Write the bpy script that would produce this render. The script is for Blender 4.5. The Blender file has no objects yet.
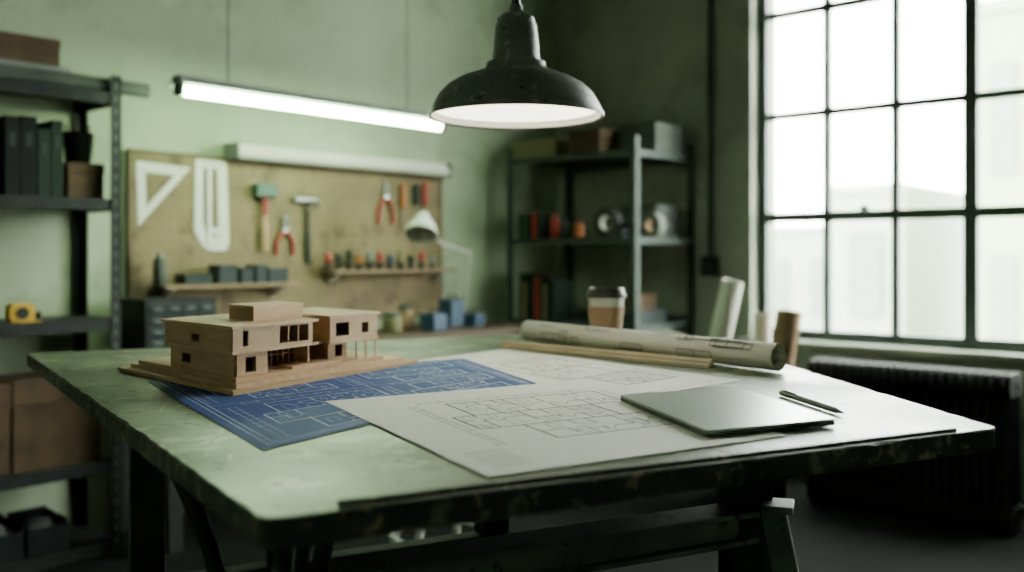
import bpy, bmesh, math, random
from mathutils import Vector, Matrix
random.seed(7)
F=949.0; HZ=255.0; H=1.15; TZ=0.90
TH=math.atan2(848,949); S_=math.sin(TH); C_=math.cos(TH)
scene=bpy.context.scene; COL=scene.collection
def W(x,y,z=0.0): return Vector((S_*x+C_*y,-C_*x+S_*y,z))
def on_z(u,v,z=TZ):
    d=(H-z)*F/(v-HZ); return W((u-512)/F*d,d,z)
def on_y(u,v,Y):
    a=(u-512)/F; d=Y/(S_-C_*a); return Vector((d*(S_*a+C_),Y,H-(v-HZ)/F*d))
def on_x(u,v,X):
    a=(u-512)/F; d=X/(C_+S_*a); return Vector((X,d*(S_-C_*a),H-(v-HZ)/F*d))
YB=3.91; XR=4.82
# ---------------- materials
MC={}
def mat(name,c1,c2=None,rough=0.6,metal=0.0,scale=8.0,bump=0.0,lo=0.35,hi=0.65,c3=None,t3=0.6,emit=None,es=0.0,stretch=None,scale3=None,detail=6,c4=None,t4=0.6,scale4=20,soft=0.03,spec=None,layers=(),rvar=None):
    if name in MC: return MC[name]
    m=bpy.data.materials.new(name); m.use_nodes=True; nt=m.node_tree; n=nt.nodes; l=nt.links
    b=n['Principled BSDF']; b.inputs['Roughness'].default_value=rough; b.inputs['Metallic'].default_value=metal
    if spec is not None: b.inputs['Specular IOR Level'].default_value=spec
    if c2 is None: c2=tuple(x*0.8 for x in c1)
    tc=n.new('ShaderNodeTexCoord'); mp=n.new('ShaderNodeMapping'); l.new(tc.outputs['Object'],mp.inputs[0])
    if stretch: mp.inputs['Scale'].default_value=stretch
    no=n.new('ShaderNodeTexNoise'); no.inputs['Scale'].default_value=scale; no.inputs['Detail'].default_value=detail
    l.new(mp.outputs[0],no.inputs['Vector'])
    r=n.new('ShaderNodeValToRGB'); r.color_ramp.elements[0].position=lo; r.color_ramp.elements[1].position=hi
    r.color_ramp.elements[0].color=(*c1,1); r.color_ramp.elements[1].color=(*c2,1)
    l.new(no.outputs['Fac'],r.inputs[0]); out=r.outputs[0]
    LY=[]
    if c3: LY.append((c3,t3,scale3 or scale*3,soft,(1,1,1),0))
    if c4: LY.append((c4,t4,scale4,soft,(1,1,1),0))
    LY+=list(layers)
    for i,(cx,tx,sx_,sf,st,rot) in enumerate(LY):
        off=i*7.3
        n3=n.new('ShaderNodeTexNoise'); n3.inputs['Scale'].default_value=sx_; n3.inputs['Detail'].default_value=9; n3.inputs['Roughness'].default_value=0.65
        mr=n.new('ShaderNodeMapping'); mr.inputs['Rotation'].default_value=(0,0,rot); l.new(mp.outputs[0],mr.inputs[0])
        m3=n.new('ShaderNodeMapping'); m3.inputs['Location'].default_value=(off,off,off); m3.inputs['Scale'].default_value=st; l.new(mr.outputs[0],m3.inputs[0]); l.new(m3.outputs[0],n3.inputs['Vector'])
        r3=n.new('ShaderNodeValToRGB'); r3.color_ramp.elements[0].position=tx; r3.color_ramp.elements[1].position=tx+sf
        l.new(n3.outputs['Fac'],r3.inputs[0])
        mx=n.new('ShaderNodeMix'); mx.data_type='RGBA'; l.new(r3.outputs[0],mx.inputs['Factor']); l.new(out,mx.inputs[6]); mx.inputs[7].default_value=(*cx,1)
        out=mx.outputs[2]
    l.new(out,b.inputs['Base Color'])
    if rvar:
        q=n.new('ShaderNodeMapRange'); q.inputs['From Min'].default_value=.35; q.inputs['From Max'].default_value=.65; q.inputs['To Min'].default_value=rvar[0]; q.inputs['To Max'].default_value=rvar[1]
        l.new(no.outputs['Fac'],q.inputs[0]); l.new(q.outputs[0],b.inputs['Roughness'])
    if bump:
        bp=n.new('ShaderNodeBump'); bp.inputs['Strength'].default_value=bump; bp.inputs['Distance'].default_value=0.004
        l.new(no.outputs['Fac'],bp.inputs['Height']); l.new(bp.outputs[0],b.inputs['Normal'])
    if emit: b.inputs['Emission Color'].default_value=(*emit,1); b.inputs['Emission Strength'].default_value=es
    MC[name]=m; return m
m_wall=mat('plaster_wall',(0.37,0.445,0.30),(0.26,0.325,0.21),0.85,scale=1.3,bump=0.3,c3=(0.205,0.255,0.165),t3=0.53,scale3=2.2,soft=.18,layers=[((0.43,0.49,0.36),.60,1.7,.12,(1,1,.5),0)])
m_wallr=mat('plaster_window_wall',(0.36,0.39,0.31),(0.25,0.275,0.22),0.85,scale=1.5,bump=0.3,c3=(0.18,0.205,0.16),t3=0.53,scale3=2.6,soft=.18,layers=[((0.42,0.44,0.36),.60,2.1,.12,(1,1,.5),0)])
m_ceil=mat('ceiling_paint',(0.20,0.22,0.175),None,0.9,scale=2)
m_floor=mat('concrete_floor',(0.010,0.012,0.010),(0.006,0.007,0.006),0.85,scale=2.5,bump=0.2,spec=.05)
m_steel=mat('painted_steel_dark',(0.016,0.021,0.020),(0.009,0.012,0.011),0.6,0.0,scale=20,spec=.3)
m_rack=mat('rack_green_steel',(0.050,0.072,0.060),(0.03,0.043,0.036),0.55,0.1,scale=14,spec=.3)
m_frame=mat('window_steel',(0.040,0.060,0.052),(0.028,0.042,0.036),0.5,0.1,scale=20)
m_top=mat('worn_green_paint',(0.155,0.205,0.115),(0.085,0.115,0.064),0.40,scale=3.0,bump=0.25,detail=12,rvar=(.30,.5),
  layers=[((0.115,0.098,0.055),.56,4.5,.10,(1,1,1),0),((0.31,0.33,0.225),.565,10,.04,(1,1,1),0),((0.050,0.043,0.026),.59,14,.03,(1,1,1),0),((0.035,0.03,0.02),.61,38,.02,(1,1,1),0),((0.36,0.37,0.27),.645,8,.02,(14,.7,1),.6),((0.05,0.05,0.033),.64,9,.02,(.7,16,1),.25)])
m_edge=mat('chipped_table_edge',(0.026,0.036,0.026),(0.012,0.017,0.013),0.5,scale=14,bump=0.8,c3=(0.20,0.165,0.11),t3=0.575,scale3=40,layers=[((0.10,0.13,0.09),.585,16,.04,(1,1,1),0)])
m_iron=mat('dark_green_iron',(0.022,0.034,0.027),(0.011,0.019,0.015),0.6,0.0,scale=12,c3=(0.06,0.08,0.058),t3=0.68,spec=.3)
m_iron2=mat('mid_green_iron',(0.12,0.16,0.128),(0.08,0.11,0.088),0.5,0.1,scale=12,c3=(0.025,0.035,0.027),t3=0.60,scale3=30)
m_birch=mat('birch_ply',(0.53,0.35,0.185),(0.43,0.28,0.145),0.6,scale=9,stretch=(1,1,6))
m_birch2=mat('birch_ply_pale',(0.60,0.41,0.23),(0.50,0.335,0.185),0.6,scale=9,stretch=(6,1,1))
m_paper=mat('paper_white',(0.79,0.79,0.72),(0.75,0.75,0.68),0.75,scale=3)
m_ink=mat('ink_grey',(0.025,0.025,0.03),None,0.8)
m_blue=mat('blueprint_blue',(0.010,0.058,0.25),(0.007,0.045,0.195),0.7,scale=6)
m_bink=mat('blueprint_lines',(0.66,0.76,0.90),None,0.8)
m_lap=mat('laptop_aluminium',(0.44,0.51,0.455),(0.42,0.49,0.435),0.28,0.35,scale=3)
m_lapd=mat('laptop_base_metal',(0.09,0.11,0.10),None,0.35,0.5)
m_black=mat('black_plastic',(0.010,0.012,0.012),None,0.45)
m_kraft=mat('kraft_card',(0.36,0.23,0.13),(0.30,0.19,0.105),0.8,scale=10)
m_card=mat('cardboard_brown',(0.11,0.072,0.042),(0.07,0.048,0.029),0.85,scale=8,spec=.2)
m_white=mat('white_enamel',(0.75,0.75,0.70),None,0.4)
m_offw=mat('off_white_plastic',(0.62,0.65,0.56),(0.54,0.57,0.49),0.5)
m_shade=mat('shade_dark_enamel',(0.155,0.175,0.158),(0.10,0.115,0.103),0.50,0.1,scale=9,bump=0.15,c3=(0.27,0.29,0.26),t3=0.58,scale3=22,c4=(0.05,0.057,0.05),t4=.60,scale4=40)
m_bulb=mat('diffuser_glow',(1,1,1),None,0.5,emit=(1.0,0.91,0.70),es=5.5)
m_tube=mat('tube_glow',(1,1,1),None,0.5,emit=(0.70,1.0,0.58),es=78)
m_peg=mat('pegboard_hardboard',(0.225,0.175,0.085),(0.15,0.116,0.056),0.8,scale=4,c3=(0.11,0.084,0.045),t3=0.54,scale3=6,soft=.1)
m_pegedge=mat('pegboard_trim',(0.12,0.09,0.05),None,0.8)
m_wood=mat('plain_wood',(0.26,0.18,0.10),(0.19,0.13,0.07),0.7,scale=10,stretch=(1,6,6))
m_woodd=mat('dark_wood',(0.10,0.065,0.04),(0.06,0.04,0.026),0.7,scale=10,stretch=(1,6,6))
m_rad=mat('radiator_iron',(0.011,0.014,0.012),(0.007,0.009,0.008),0.75,0.0,scale=14,spec=.15)
m_red=mat('red_plastic',(0.36,0.035,0.025),None,0.45)
m_orange=mat('orange_plastic',(0.42,0.13,0.03),None,0.45)
m_green=mat('green_paint',(0.035,0.11,0.06),None,0.5)
m_yel=mat('yellow_plastic',(0.62,0.38,0.03),None,0.45)
m_chrome=mat('tool_steel',(0.35,0.37,0.36),(0.25,0.27,0.26),0.35,0.8,scale=20)
m_grey=mat('grey_card',(0.20,0.22,0.20),(0.15,0.17,0.15),0.8)
m_dgrey=mat('dark_grey_card',(0.10,0.115,0.10),(0.07,0.082,0.072),0.8,spec=.2)
m_teal=mat('dark_teal_plastic',(0.020,0.034,0.034),None,0.6,spec=.3)
m_blu=mat('navy_plastic',(0.02,0.06,0.12),None,0.55)
m_bin=mat('charcoal_plastic',(0.008,0.012,0.014),None,0.7,spec=.2)
m_bind=mat('binder_dark',(0.006,0.009,0.008),None,0.75,spec=.2)
m_bindg=mat('binder_green',(0.015,0.030,0.020),None,0.75,spec=.2)
m_olive=mat('olive_card',(0.22,0.21,0.10),None,0.7)
m_ground=mat('pavement',(0.20,0.22,0.18),None,0.9,scale=0.3)
m_fac=mat('facade_pale',(0.27,0.315,0.265),(0.26,0.30,0.255),0.9,scale=0.4)
m_fac2=mat('facade_cream',(0.25,0.32,0.20),(0.24,0.305,0.19),0.9,scale=0.4)
m_facw=mat('facade_window',(0.19,0.235,0.20),None,0.9)
m_glass=bpy.data.materials.new('window_glass'); m_glass.use_nodes=True
_n=m_glass.node_tree.nodes; _l=m_glass.node_tree.links; _n.clear()
_o=_n.new('ShaderNodeOutputMaterial'); _t=_n.new('ShaderNodeBsdfTransparent'); _g=_n.new('ShaderNodeBsdfGlossy'); _g.inputs['Roughness'].default_value=0.05
_nz=_n.new('ShaderNodeTexNoise'); _nz.inputs['Scale'].default_value=3
_mr=_n.new('ShaderNodeMapRange'); _mr.inputs['To Min'].default_value=0.03; _mr.inputs['To Max'].default_value=0.07
_x=_n.new('ShaderNodeMixShader'); _l.new(_nz.outputs[0],_mr.inputs[0]); _l.new(_mr.outputs[0],_x.inputs[0]); _l.new(_t.outputs[0],_x.inputs[1]); _l.new(_g.outputs[0],_x.inputs[2]); _l.new(_x.outputs[0],_o.inputs[0])

# ---------------- geometry helper
class G:
    def __init__(s): s.v=[]; s.f=[]; s.m=[]
    def add(s,vs,fs,m=0):
        o=len(s.v); s.v+= [Vector(p) for p in vs]; s.f+=[[i+o for i in f] for f in fs]; s.m+=[m]*len(fs)
    def box(s,x0,x1,y0,y1,z0,z1,m=0,M=None):
        vs=[Vector((x,y,z)) for z in (z0,z1) for y in (y0,y1) for x in (x0,x1)]
        if M is not None: vs=[M@p for p in vs]
        s.add(vs,[(0,2,3,1),(4,5,7,6),(0,1,5,4),(2,6,7,3),(0,4,6,2),(1,3,7,5)],m)
    def beam(s,p0,p1,w,h,m=0,up=Vector((0,0,1))):
        p0=Vector(p0);p1=Vector(p1);d=(p1-p0).normalized(); sd=d.cross(up)
        if sd.length<1e-4: sd=d.cross(Vector((1,0,0)))
        sd.normalize(); u2=sd.cross(d).normalized()
        vs=[p+sd*a*w/2+u2*b*h/2 for p in (p0,p1) for a,b in ((-1,-1),(1,-1),(1,1),(-1,1))]
        s.add(vs,[(0,3,2,1),(4,5,6,7),(0,1,5,4),(1,2,6,5),(2,3,7,6),(3,0,4,7)],m)
    def tube(s,pts,r,n=12,m=0,caps=True):
        pts=[Vector(p) for p in pts]; k=len(pts)
        rs=r if isinstance(r,(list,tuple)) else [r]*k
        rings=[];prev=None
        for i,p in enumerate(pts):
            d=(pts[min(i+1,k-1)]-pts[max(i-1,0)]).normalized()
            if prev is None:
                a=Vector((0,0,1)) if abs(d.z)<0.9 else Vector((1,0,0)); e=d.cross(a).normalized()
            else: e=(prev-d*prev.dot(d)).normalized()
            prev=e; g=d.cross(e)
            rings.append([p+(e*math.cos(t)+g*math.sin(t))*rs[i] for t in [2*math.pi*j/n for j in range(n)]])
        vs=[q for R in rings for q in R]; fs=[]
        for i in range(k-1):
            for j in range(n):
                a=i*n+j;b=i*n+(j+1)%n; fs.append((a,b,b+n,a+n))
        if caps: fs.append(tuple(range(n))[::-1]); fs.append(tuple((k-1)*n+j for j in range(n)))
        s.add(vs,fs,m)
    def lathe(s,prof,c=(0,0,0),n=32,m=0,close=True):
        c=Vector(c);vs=[];fs=[]
        for r,z in prof:
            for j in range(n):
                t=2*math.pi*j/n; vs.append(c+Vector((r*math.cos(t),r*math.sin(t),z)))
        for i in range(len(prof)-1):
            for j in range(n):
                a=i*n+j;b=i*n+(j+1)%n; fs.append((a,b,b+n,a+n))
        if close:
            if prof[0][0]>1e-5: fs.append(tuple(range(n))[::-1])
            if prof[-1][0]>1e-5: fs.append(tuple((len(prof)-1)*n+j for j in range(n)))
        s.add(vs,fs,m)
    def prism(s,pts,off,m=0,mside=None):
        pts=[Vector(p) for p in pts];off=Vector(off);n=len(pts)
        s.add(pts+[p+off for p in pts],[tuple(range(n))[::-1],tuple(range(n,2*n))],m)
        s.add(pts+[p+off for p in pts],[(i,(i+1)%n,(i+1)%n+n,i+n) for i in range(n)],m if mside is None else mside)
    def ring(s,o,i_,off,m=0):
        o=[Vector(p) for p in o];i_=[Vector(p) for p in i_];off=Vector(off);n=len(o)
        vs=o+i_+[p+off for p in o]+[p+off for p in i_];fs=[]
        for k in range(n):
            q=(k+1)%n
            fs+=[(k,q,n+q,n+k),(2*n+k,3*n+k,3*n+q,2*n+q),(k,2*n+k,2*n+q,q),(n+k,n+q,3*n+q,3*n+k)]
        s.add(vs,fs,m)
    def sphere(s,c,r,n=16,m=0,sz=1.0):
        k=n//2
        s.lathe([(max(r*math.sin(math.pi*i/k),1e-6),-r*sz*math.cos(math.pi*i/k)) for i in range(k+1)],c,n,m,False)
    def obj(s,name,mats,parent=None,label=None,cat=None,group=None,kind=None,smooth=None,bevel=0,solid=0,recalc=True):
        xs=[p.x for p in s.v];ys=[p.y for p in s.v];zs=[p.z for p in s.v]
        o=Vector(((min(xs)+max(xs))/2,(min(ys)+max(ys))/2,min(zs)))
        me=bpy.data.meshes.new(name); me.from_pydata([p-o for p in s.v],[],s.f)
        for mt in (mats if isinstance(mats,(list,tuple)) else [mats]): me.materials.append(mt)
        for p,mi in zip(me.polygons,s.m): p.material_index=mi
        bm=bmesh.new(); bm.from_mesh(me); bmesh.ops.remove_doubles(bm,verts=bm.verts,dist=1e-6)
        if recalc: bmesh.ops.recalc_face_normals(bm,faces=bm.faces)
        bm.to_mesh(me); bm.free()
        if smooth:
            for p in me.polygons: p.use_smooth=True
            me.set_sharp_from_angle(angle=math.radians(smooth))
        ob=bpy.data.objects.new(name,me); COL.objects.link(ob)
        if solid: md=ob.modifiers.new('s','SOLIDIFY'); md.thickness=solid
        if bevel:
            md=ob.modifiers.new('b','BEVEL'); md.width=bevel; md.segments=2; md.limit_method='ANGLE'
        if parent is not None: ob.parent=parent; ob.location=o-parent.location
        else: ob.location=o
        meta(ob,label,cat,group,kind); return ob
def meta(ob,label=None,cat=None,group=None,kind=None):
    if label: ob['label']=label
    if cat: ob['category']=cat
    if group: ob['group']=group
    if kind: ob['kind']=kind
def empty(name,loc,label,cat,group=None):
    e=bpy.data.objects.new(name,None); e.empty_display_size=0.05; e.location=Vector(loc); COL.objects.link(e); meta(e,label,cat,group); return e
def rpoly(pts,r,k=5):
    out=[];n=len(pts)
    for i in range(n):
        p=Vector(pts[i]);a=Vector(pts[i-1]);b=Vector(pts[(i+1)%n])
        ri=r[i] if isinstance(r,(list,tuple)) else r
        s=p+(a-p).normalized()*ri;e=p+(b-p).normalized()*ri
        for j in range(k+1):
            t=j/k; out.append(s*(1-t)**2+p*2*t*(1-t)+e*t*t)
    return out

# ---------------- room shell
XL=-1.3; YF=-2.8; ZC=3.6
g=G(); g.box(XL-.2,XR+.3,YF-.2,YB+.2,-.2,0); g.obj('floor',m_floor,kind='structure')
g=G(); g.box(XL-.2,XR+.3,YF-.2,YB+.2,ZC,ZC+.2); g.obj('ceiling',m_ceil,kind='structure')
g=G(); g.box(XL-.2,XR+.3,YB,YB+.2,0,ZC); g.obj('wall_back',m_wall,kind='structure')
g=G(); g.box(XL-.2,XL,YF,YB,0,ZC); g.obj('wall_left',m_wallr,kind='structure')
g=G(); g.box(XL-.2,XR+.3,YF-.2,YF,0,ZC); g.obj('wall_front',m_wallr,kind='structure')
XF=XR+.10
us=[765,829,900,972]; vy=[on_x(u,200,XF).y for u in us]
pit=(vy[0]-vy[3])/3
vy=[vy[0]-pit*i for i in range(4)]+[vy[0]-pit*(3+i) for i in (1,2,3)]
WY1=vy[0]+.035; WY0=vy[-1]-.035; WZ=[.72,1.357,1.917,2.48,3.04]; WZ0=.69; WZ1=3.07
g=G()
g.box(XR,XR+.3,YF,WY0,0,ZC); g.box(XR,XR+.3,WY1,YB,0,ZC); g.box(XR,XR+.3,WY0,WY1,0,WZ0); g.box(XR,XR+.3,WY0,WY1,WZ1,ZC)
g.obj('wall_right',m_wallr,kind='structure')
a0=WY0;a1=WY1
win=empty('window_1',(XF,(a0+a1)/2,WZ0),None,None); win['kind']='structure'
g=G()
g.box(XF-.02,XF+.03,a1-.055,a1-.001,WZ0+.001,WZ1-.001);g.box(XF-.02,XF+.03,a0+.001,a0+.055,WZ0+.001,WZ1-.001)
g.box(XF-.02,XF+.03,a0+.055,a1-.055,WZ0+.001,WZ0+.055);g.box(XF-.02,XF+.03,a0+.055,a1-.055,WZ1-.045,WZ1-.001)
g.obj('window_frame',m_frame,win,kind='structure')
g=G()
for i,y in enumerate(vy[1:-1]):
    w=.032 if i==2 else .019
    g.box(XF-.015-(.012 if i==2 else 0),XF+.02,y-w,y+w,WZ0+.055,WZ1-.045)
for z in WZ[1:-1]:
    w=.026 if abs(z-1.357)<.01 else .019
    g.box(XF-.013,XF+.018,a0+.055,a1-.055,z-w,z+w)
g.obj('glazing_bars',m_frame,win,kind='structure')
g=G(); g.box(XF+.004,XF+.006,a0+.04,a1-.04,WZ0+.04,WZ1-.04); g.obj('glass',m_glass,win,kind='structure')
g=G(); p=on_x(865,211,XF-.02); g.box(XF-.035,XF-.013,p.y-.02,p.y+.02,p.z-.012,p.z+.03); g.tube([(XF-.04,p.y,p.z),(XF-.06,p.y-.04,p.z-.005),(XF-.06,p.y-.08,p.z-.01)],.009)
g.obj('latch',m_frame,win,kind='structure')
g=G(); g.box(XR-.045,XR,a0-.05,a1+.05,WZ0-.04,WZ0+.0); g.obj('trim_1',m_wallr,kind='structure',bevel=.004)
g=G(); p=on_x(712,255,XR); e=empty('electrical_conduit',(XR-.03,p.y,1.03),'painted steel conduit running down the plaster wall to a switch box','conduit')
g.tube([(XR-.02,p.y,1.14),(XR-.02,p.y,ZC)],.014); g.obj('pipe',m_rack,e,smooth=40)
g=G(); g.box(XR-.05,XR,p.y-.045,p.y+.045,1.03,1.14); g.obj('switch_box',m_steel,e,bevel=.006)
g=G(); g.box(XR-.062,XR-.05,p.y-.012,p.y+.012,1.07,1.10); g.obj('switch_lever',m_black,e)

# ---------------- exterior
g=G(); g.box(6,70,-60,60,-4.3,-4.0); g.obj('ground',m_ground,kind='structure')
def building(x,y0,y1,z1,m,lab,nw,nh,dep=6):
    e=empty('building',(x,(y0+y1)/2,-4),lab,'building')
    g=G(); g.box(x,x+dep,y0,y1,-4,z1); g.box(x-.06,x-.001,y0-.04,y1+.04,z1-.15,z1+.02); g.obj('facade',m,e)
    hw=min(.5,(y1-y0)/nw*.22)
    for i in range(nw):
        for j in range(nh):
            yc=y0+(y1-y0)*(i+.5)/nw; zc=z1-1.6-j*2.6
            if zc<-3: continue
            g=G(); g.box(x-.06,x-.001,yc-hw,yc+hw,zc-.75,zc+.75); g.obj('facade_window',m_facw,e)
def at(u,X): return on_x(u,255,X).y
building(17,at(905,17),at(829,17),2.4,m_fac,'pale grey plastered building across the street',1,2)
building(14,at(1090,14),at(978,14),4.6,m_fac2,'cream rendered building across the street',2,3)
building(24,at(985,24),at(760,24),1.9,m_fac,'long pale building further down the street',5,2)

# ---------------- drafting table
A=on_z(26,353);B=on_z(262,520);Cc=on_z(1000,428);D=on_z(668,329)
tb=empty('drafting_table',((A.x+Cc.x)/2,(A.y+Cc.y)/2,0),'large drafting table, worn chipped green top, dark iron frame','table')
g=G(); TT=.032
base_=rpoly([A,B,Cc,D],.022); poly=[]
rr_=random.Random(3)
for i,p in enumerate(base_):
    q=base_[(i+1)%len(base_)]; poly.append(p)
    if (q-p).length>.2:
        k=int((q-p).length/.022); dn=(q-p).normalized(); nn=Vector((-dn.y,dn.x,0))
        for j in range(1,k):
            poly.append(p+(q-p)*(j/k)+nn*rr_.choice((0,0,0,0,.0012,.002,.0035))*rr_.random())
cen=(A+B+Cc+D)/4
def insp(P,k): return [p+((cen-p).normalized()*k) for p in P]
top=[Vector((p.x,p.y,TZ)) for p in [a+(cen-a).normalized()*(.0015+.0045*rr_.random()**3) for a in poly]]
mid=[Vector((p.x,p.y,TZ-.003)) for p in poly]; low=[Vector((p.x,p.y,TZ-TT+.003)) for p in poly]; bot=[Vector((p.x,p.y,TZ-TT)) for p in insp(poly,.004)]
n=len(poly); vs=top+mid+low+bot
g.add(vs,[tuple(range(n))],0)
for k in range(3): g.add(vs,[(k*n+i,k*n+(i+1)%n,(k+1)*n+(i+1)%n,(k+1)*n+i) for i in range(n)],1)
g.add(vs,[tuple(range(3*n,4*n))[::-1]],1)
g.obj('tabletop',[m_top,m_edge],tb)
g=G()
q=[Vector((p.x,p.y,TZ-TT))+(Vector((cen.x,cen.y,0))-Vector((p.x,p.y,0))).normalized()*.24 for p in (A,B,Cc,D)]
for i in range(4):
    a=q[i]-Vector((0,0,.02)); b=q[(i+1)%4]-Vector((0,0,.02)); g.beam(a,b,.03,.0398)
g.obj('apron',m_iron,tb)
g=G(); a=on_z(338,503,TZ+.002); b=on_z(955,429.5,TZ+.002); g.beam(a,b,.006,.005); g.obj('ledge_strip',m_edge,tb,label='dark wooden pencil ledge strip')
P1=(.393,1.6);P2=(-.306,1.254);P3=(-.05,2.30);P4=(-.75,1.95)
for k,(x,y) in enumerate((P1,P3,P4)):
    g=G(); p=W(x,y); c_=Matrix.Translation(p)@Matrix.Rotation(math.radians(-22),4,'Z')
    g.box(-.033,.033,-.033,.033,.05,TZ-TT-.001,0,c_); g.box(-.05,.05,-.05,.05,TZ-TT-.09,TZ-TT-.02,0,c_); g.obj('post',m_iron,tb,bevel=.004)
for (a,b) in ((P1,P3),(P2,P4)):
    g=G(); a3=W(a[0],a[1],.04);b3=W(b[0],b[1],.04); d=(b3-a3).normalized()*.12; g.beam(a3-d,b3+d,.08,.05); g.beam(a3-d,a3-d*.2,.09,.08); g.beam(b3+d,b3+d*.2,.09,.08); g.obj('foot_rail',m_iron,tb,bevel=.005)
g=G(); a3=W(*P1,.70);b3=W(*P2,.70); g.beam(a3,b3,.05,.035); g.beam(a3+Vector((0,0,.022)),b3+Vector((0,0,.022)),.075,.009); g.beam(a3-Vector((0,0,.022)),b3-Vector((0,0,.022)),.075,.009); g.obj('crossbeam',m_iron2,tb,bevel=.002)
g=G(); a3=W(*P3,.45);b3=W(*P4,.45); g.beam(a3,b3,.05,.06); g.obj('crossbeam',m_iron,tb,bevel=.004)
g=G(); g.beam(W(.430,1.56,.73),W(.56,1.50,.02),.014,.040); g.obj('brace',m_iron2,tb,bevel=.002)
g=G(); g.beam(W(.45,1.60,.735),W(.43,1.54,.735),.05,.012); g.obj('brace_plate',m_iron2,tb,bevel=.002)
def arc(p0,p1,p2,k=12):
    p0,p1,p2=map(Vector,(p0,p1,p2)); return [p0*(1-t)**2+p1*2*t*(1-t)+p2*t*t for t in [i/k for i in range(k+1)]]
for (dx,dy) in ((-.16,.02),(.10,-.05),(.02,.16)):
    g=G(); g.tube(arc(W(P2[0]+dx*.9,P2[1]+dy*.9,TZ-TT-.005),W(P2[0]-dx*.25,P2[1]-dy*.25,.55),W(P2[0]+dx*1.3,P2[1]+dy*1.3,.07)),[.012]*13,10)
    g.obj('curved_leg',m_iron,tb,smooth=60)
g=G(); c0=W(P2[0],P2[1],.5); g.tube([c0+Vector((0,0,-.45)),c0+Vector((0,0,.365))],.018,14); g.obj('post',m_iron,tb,smooth=50)
g=G(); a=W(.56,1.40,TZ-TT); g.prism([a+W(0,0,-.0005),a+W(.045,0,-.0005),a+W(.040,0,-.016),a+W(.012,0,-.036),a+W(0,0,-.036)],W(0,.012,0)); g.obj('bracket',m_iron,tb)

# ---------------- papers
def lines_plan(rect,seed,depth=4,ws=1.0):
    rnd=random.Random(seed); L=[]
    def dbl(a,b,w=.0018): L.append((a,b,w*ws))
    def rec(x0,y0,x1,y1,k):
        if k==0 or min(x1-x0,y1-y0)<.05 or (k<depth-1 and rnd.random()<.15):
            if rnd.random()<.6:
                cx=(x0+x1)/2;cy=(y0+y1)/2;s=.3*min(x1-x0,y1-y0)
                for a,b in (((cx-s,cy-s*.6),(cx+s,cy-s*.6)),((cx+s,cy-s*.6),(cx+s,cy+s*.6)),((cx+s,cy+s*.6),(cx-s,cy+s*.6)),((cx-s,cy+s*.6),(cx-s,cy-s*.6))): L.append((a,b,.0008*ws))
            return
        if (x1-x0)>(y1-y0):
            x=x0+(x1-x0)*rnd.uniform(.28,.72); gp=y0+(y1-y0)*rnd.uniform(.15,.7)
            dbl((x,y0),(x,gp)); dbl((x,min(gp+.04,y1)),(x,y1))
            pr=None
            for i in range(5):
                t=i/4*math.pi/2; q=(x+.035*math.cos(t),gp+.035*math.sin(t))
                if pr: L.append((pr,q,.0007*ws))
                pr=q
            L.append(((x,gp),(x+.035,gp),.0008*ws))
            rec(x0,y0,x,y1,k-1);rec(x,y0,x1,y1,k-1)
        else:
            y=y0+(y1-y0)*rnd.uniform(.28,.72); gp=x0+(x1-x0)*rnd.uniform(.15,.7)
            dbl((x0,y),(gp,y)); dbl((min(gp+.04,x1),y),(x1,y)); L.append(((gp,y),(gp+.03,y+.03),.0008*ws))
            rec(x0,y0,x1,y,k-1);rec(x0,y,x1,y1,k-1)
    x0,y0,x1,y1=rect; w=x1-x0;h=y1-y0
    rr=[(x0,y0+h*.12,x0+w*.36,y1),(x0+w*.36,y0,x0+w*.68,y0+h*.78),(x0+w*.68,y0+h*.22,x1,y1-h*.06)]
    for (a,b,c,d) in rr:
        for s,e in (((a,b),(c,b)),((c,b),(c,d)),((c,d),(a,d)),((a,d),(a,b))): L.append((s,e,.0024*ws))
        rec(a,b,c,d,depth-1)
    for o in (.03,.05):
        L.append(((x0,y0-o),(x1,y0-o),.0008*ws)); L.append(((x0-o,y0),(x0-o,y1),.0008*ws)); L.append(((x0,y1+o),(x1,y1+o),.0008*ws))
    k=9
    for i in range(k+1):
        x=x0+w*i/k; L.append(((x,y0-.06),(x,y0-.02),.0008*ws)); L.append(((x,y1+.02),(x,y1+.06),.0008*ws))
        y=y0+h*i/k; L.append(((x0-.06,y),(x0-.02,y),.0008*ws))
    return L
def sheet(name,corn,z,mp,mi,plans,label,cat,extra=[],ws=1.0):
    g=G()
    c=[Vector((p.x,p.y,0)) for p in corn]
    def bil(a,b,dz=0):
        p=(c[0]*(1-a)+c[1]*a)*(1-b)+(c[3]*(1-a)+c[2]*a)*b
        return Vector((p.x,p.y,z+dz))
    N=8
    vs=[bil(i/N,j/N,.0005) for j in range(N+1) for i in range(N+1)]
    vs2=[bil(i/N,j/N,.0001) for j in range(N+1) for i in range(N+1)]
    fs=[(j*(N+1)+i,j*(N+1)+i+1,(j+1)*(N+1)+i+1,(j+1)*(N+1)+i) for j in range(N) for i in range(N)]
    g.add(vs,fs,0); g.add(vs2,[f[::-1] for f in fs],0)
    L=list(extra)
    for pl in plans: L+=lines_plan(*pl,ws)
    zi=0
    for a,b,w in L:
        p=bil(*a,.0007+zi*1e-7);q=bil(*b,.0007+zi*1e-7); zi+=1; d=q-p
        if d.length<1e-5: continue
        nn=Vector((-d.y,d.x,0)).normalized()*w/2
        g.add([p-nn,q-nn,q+nn,p+nn],[(0,1,2,3)],1)
    return g.obj(name,[mp,mi],label=label,cat=cat,recalc=False)
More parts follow.
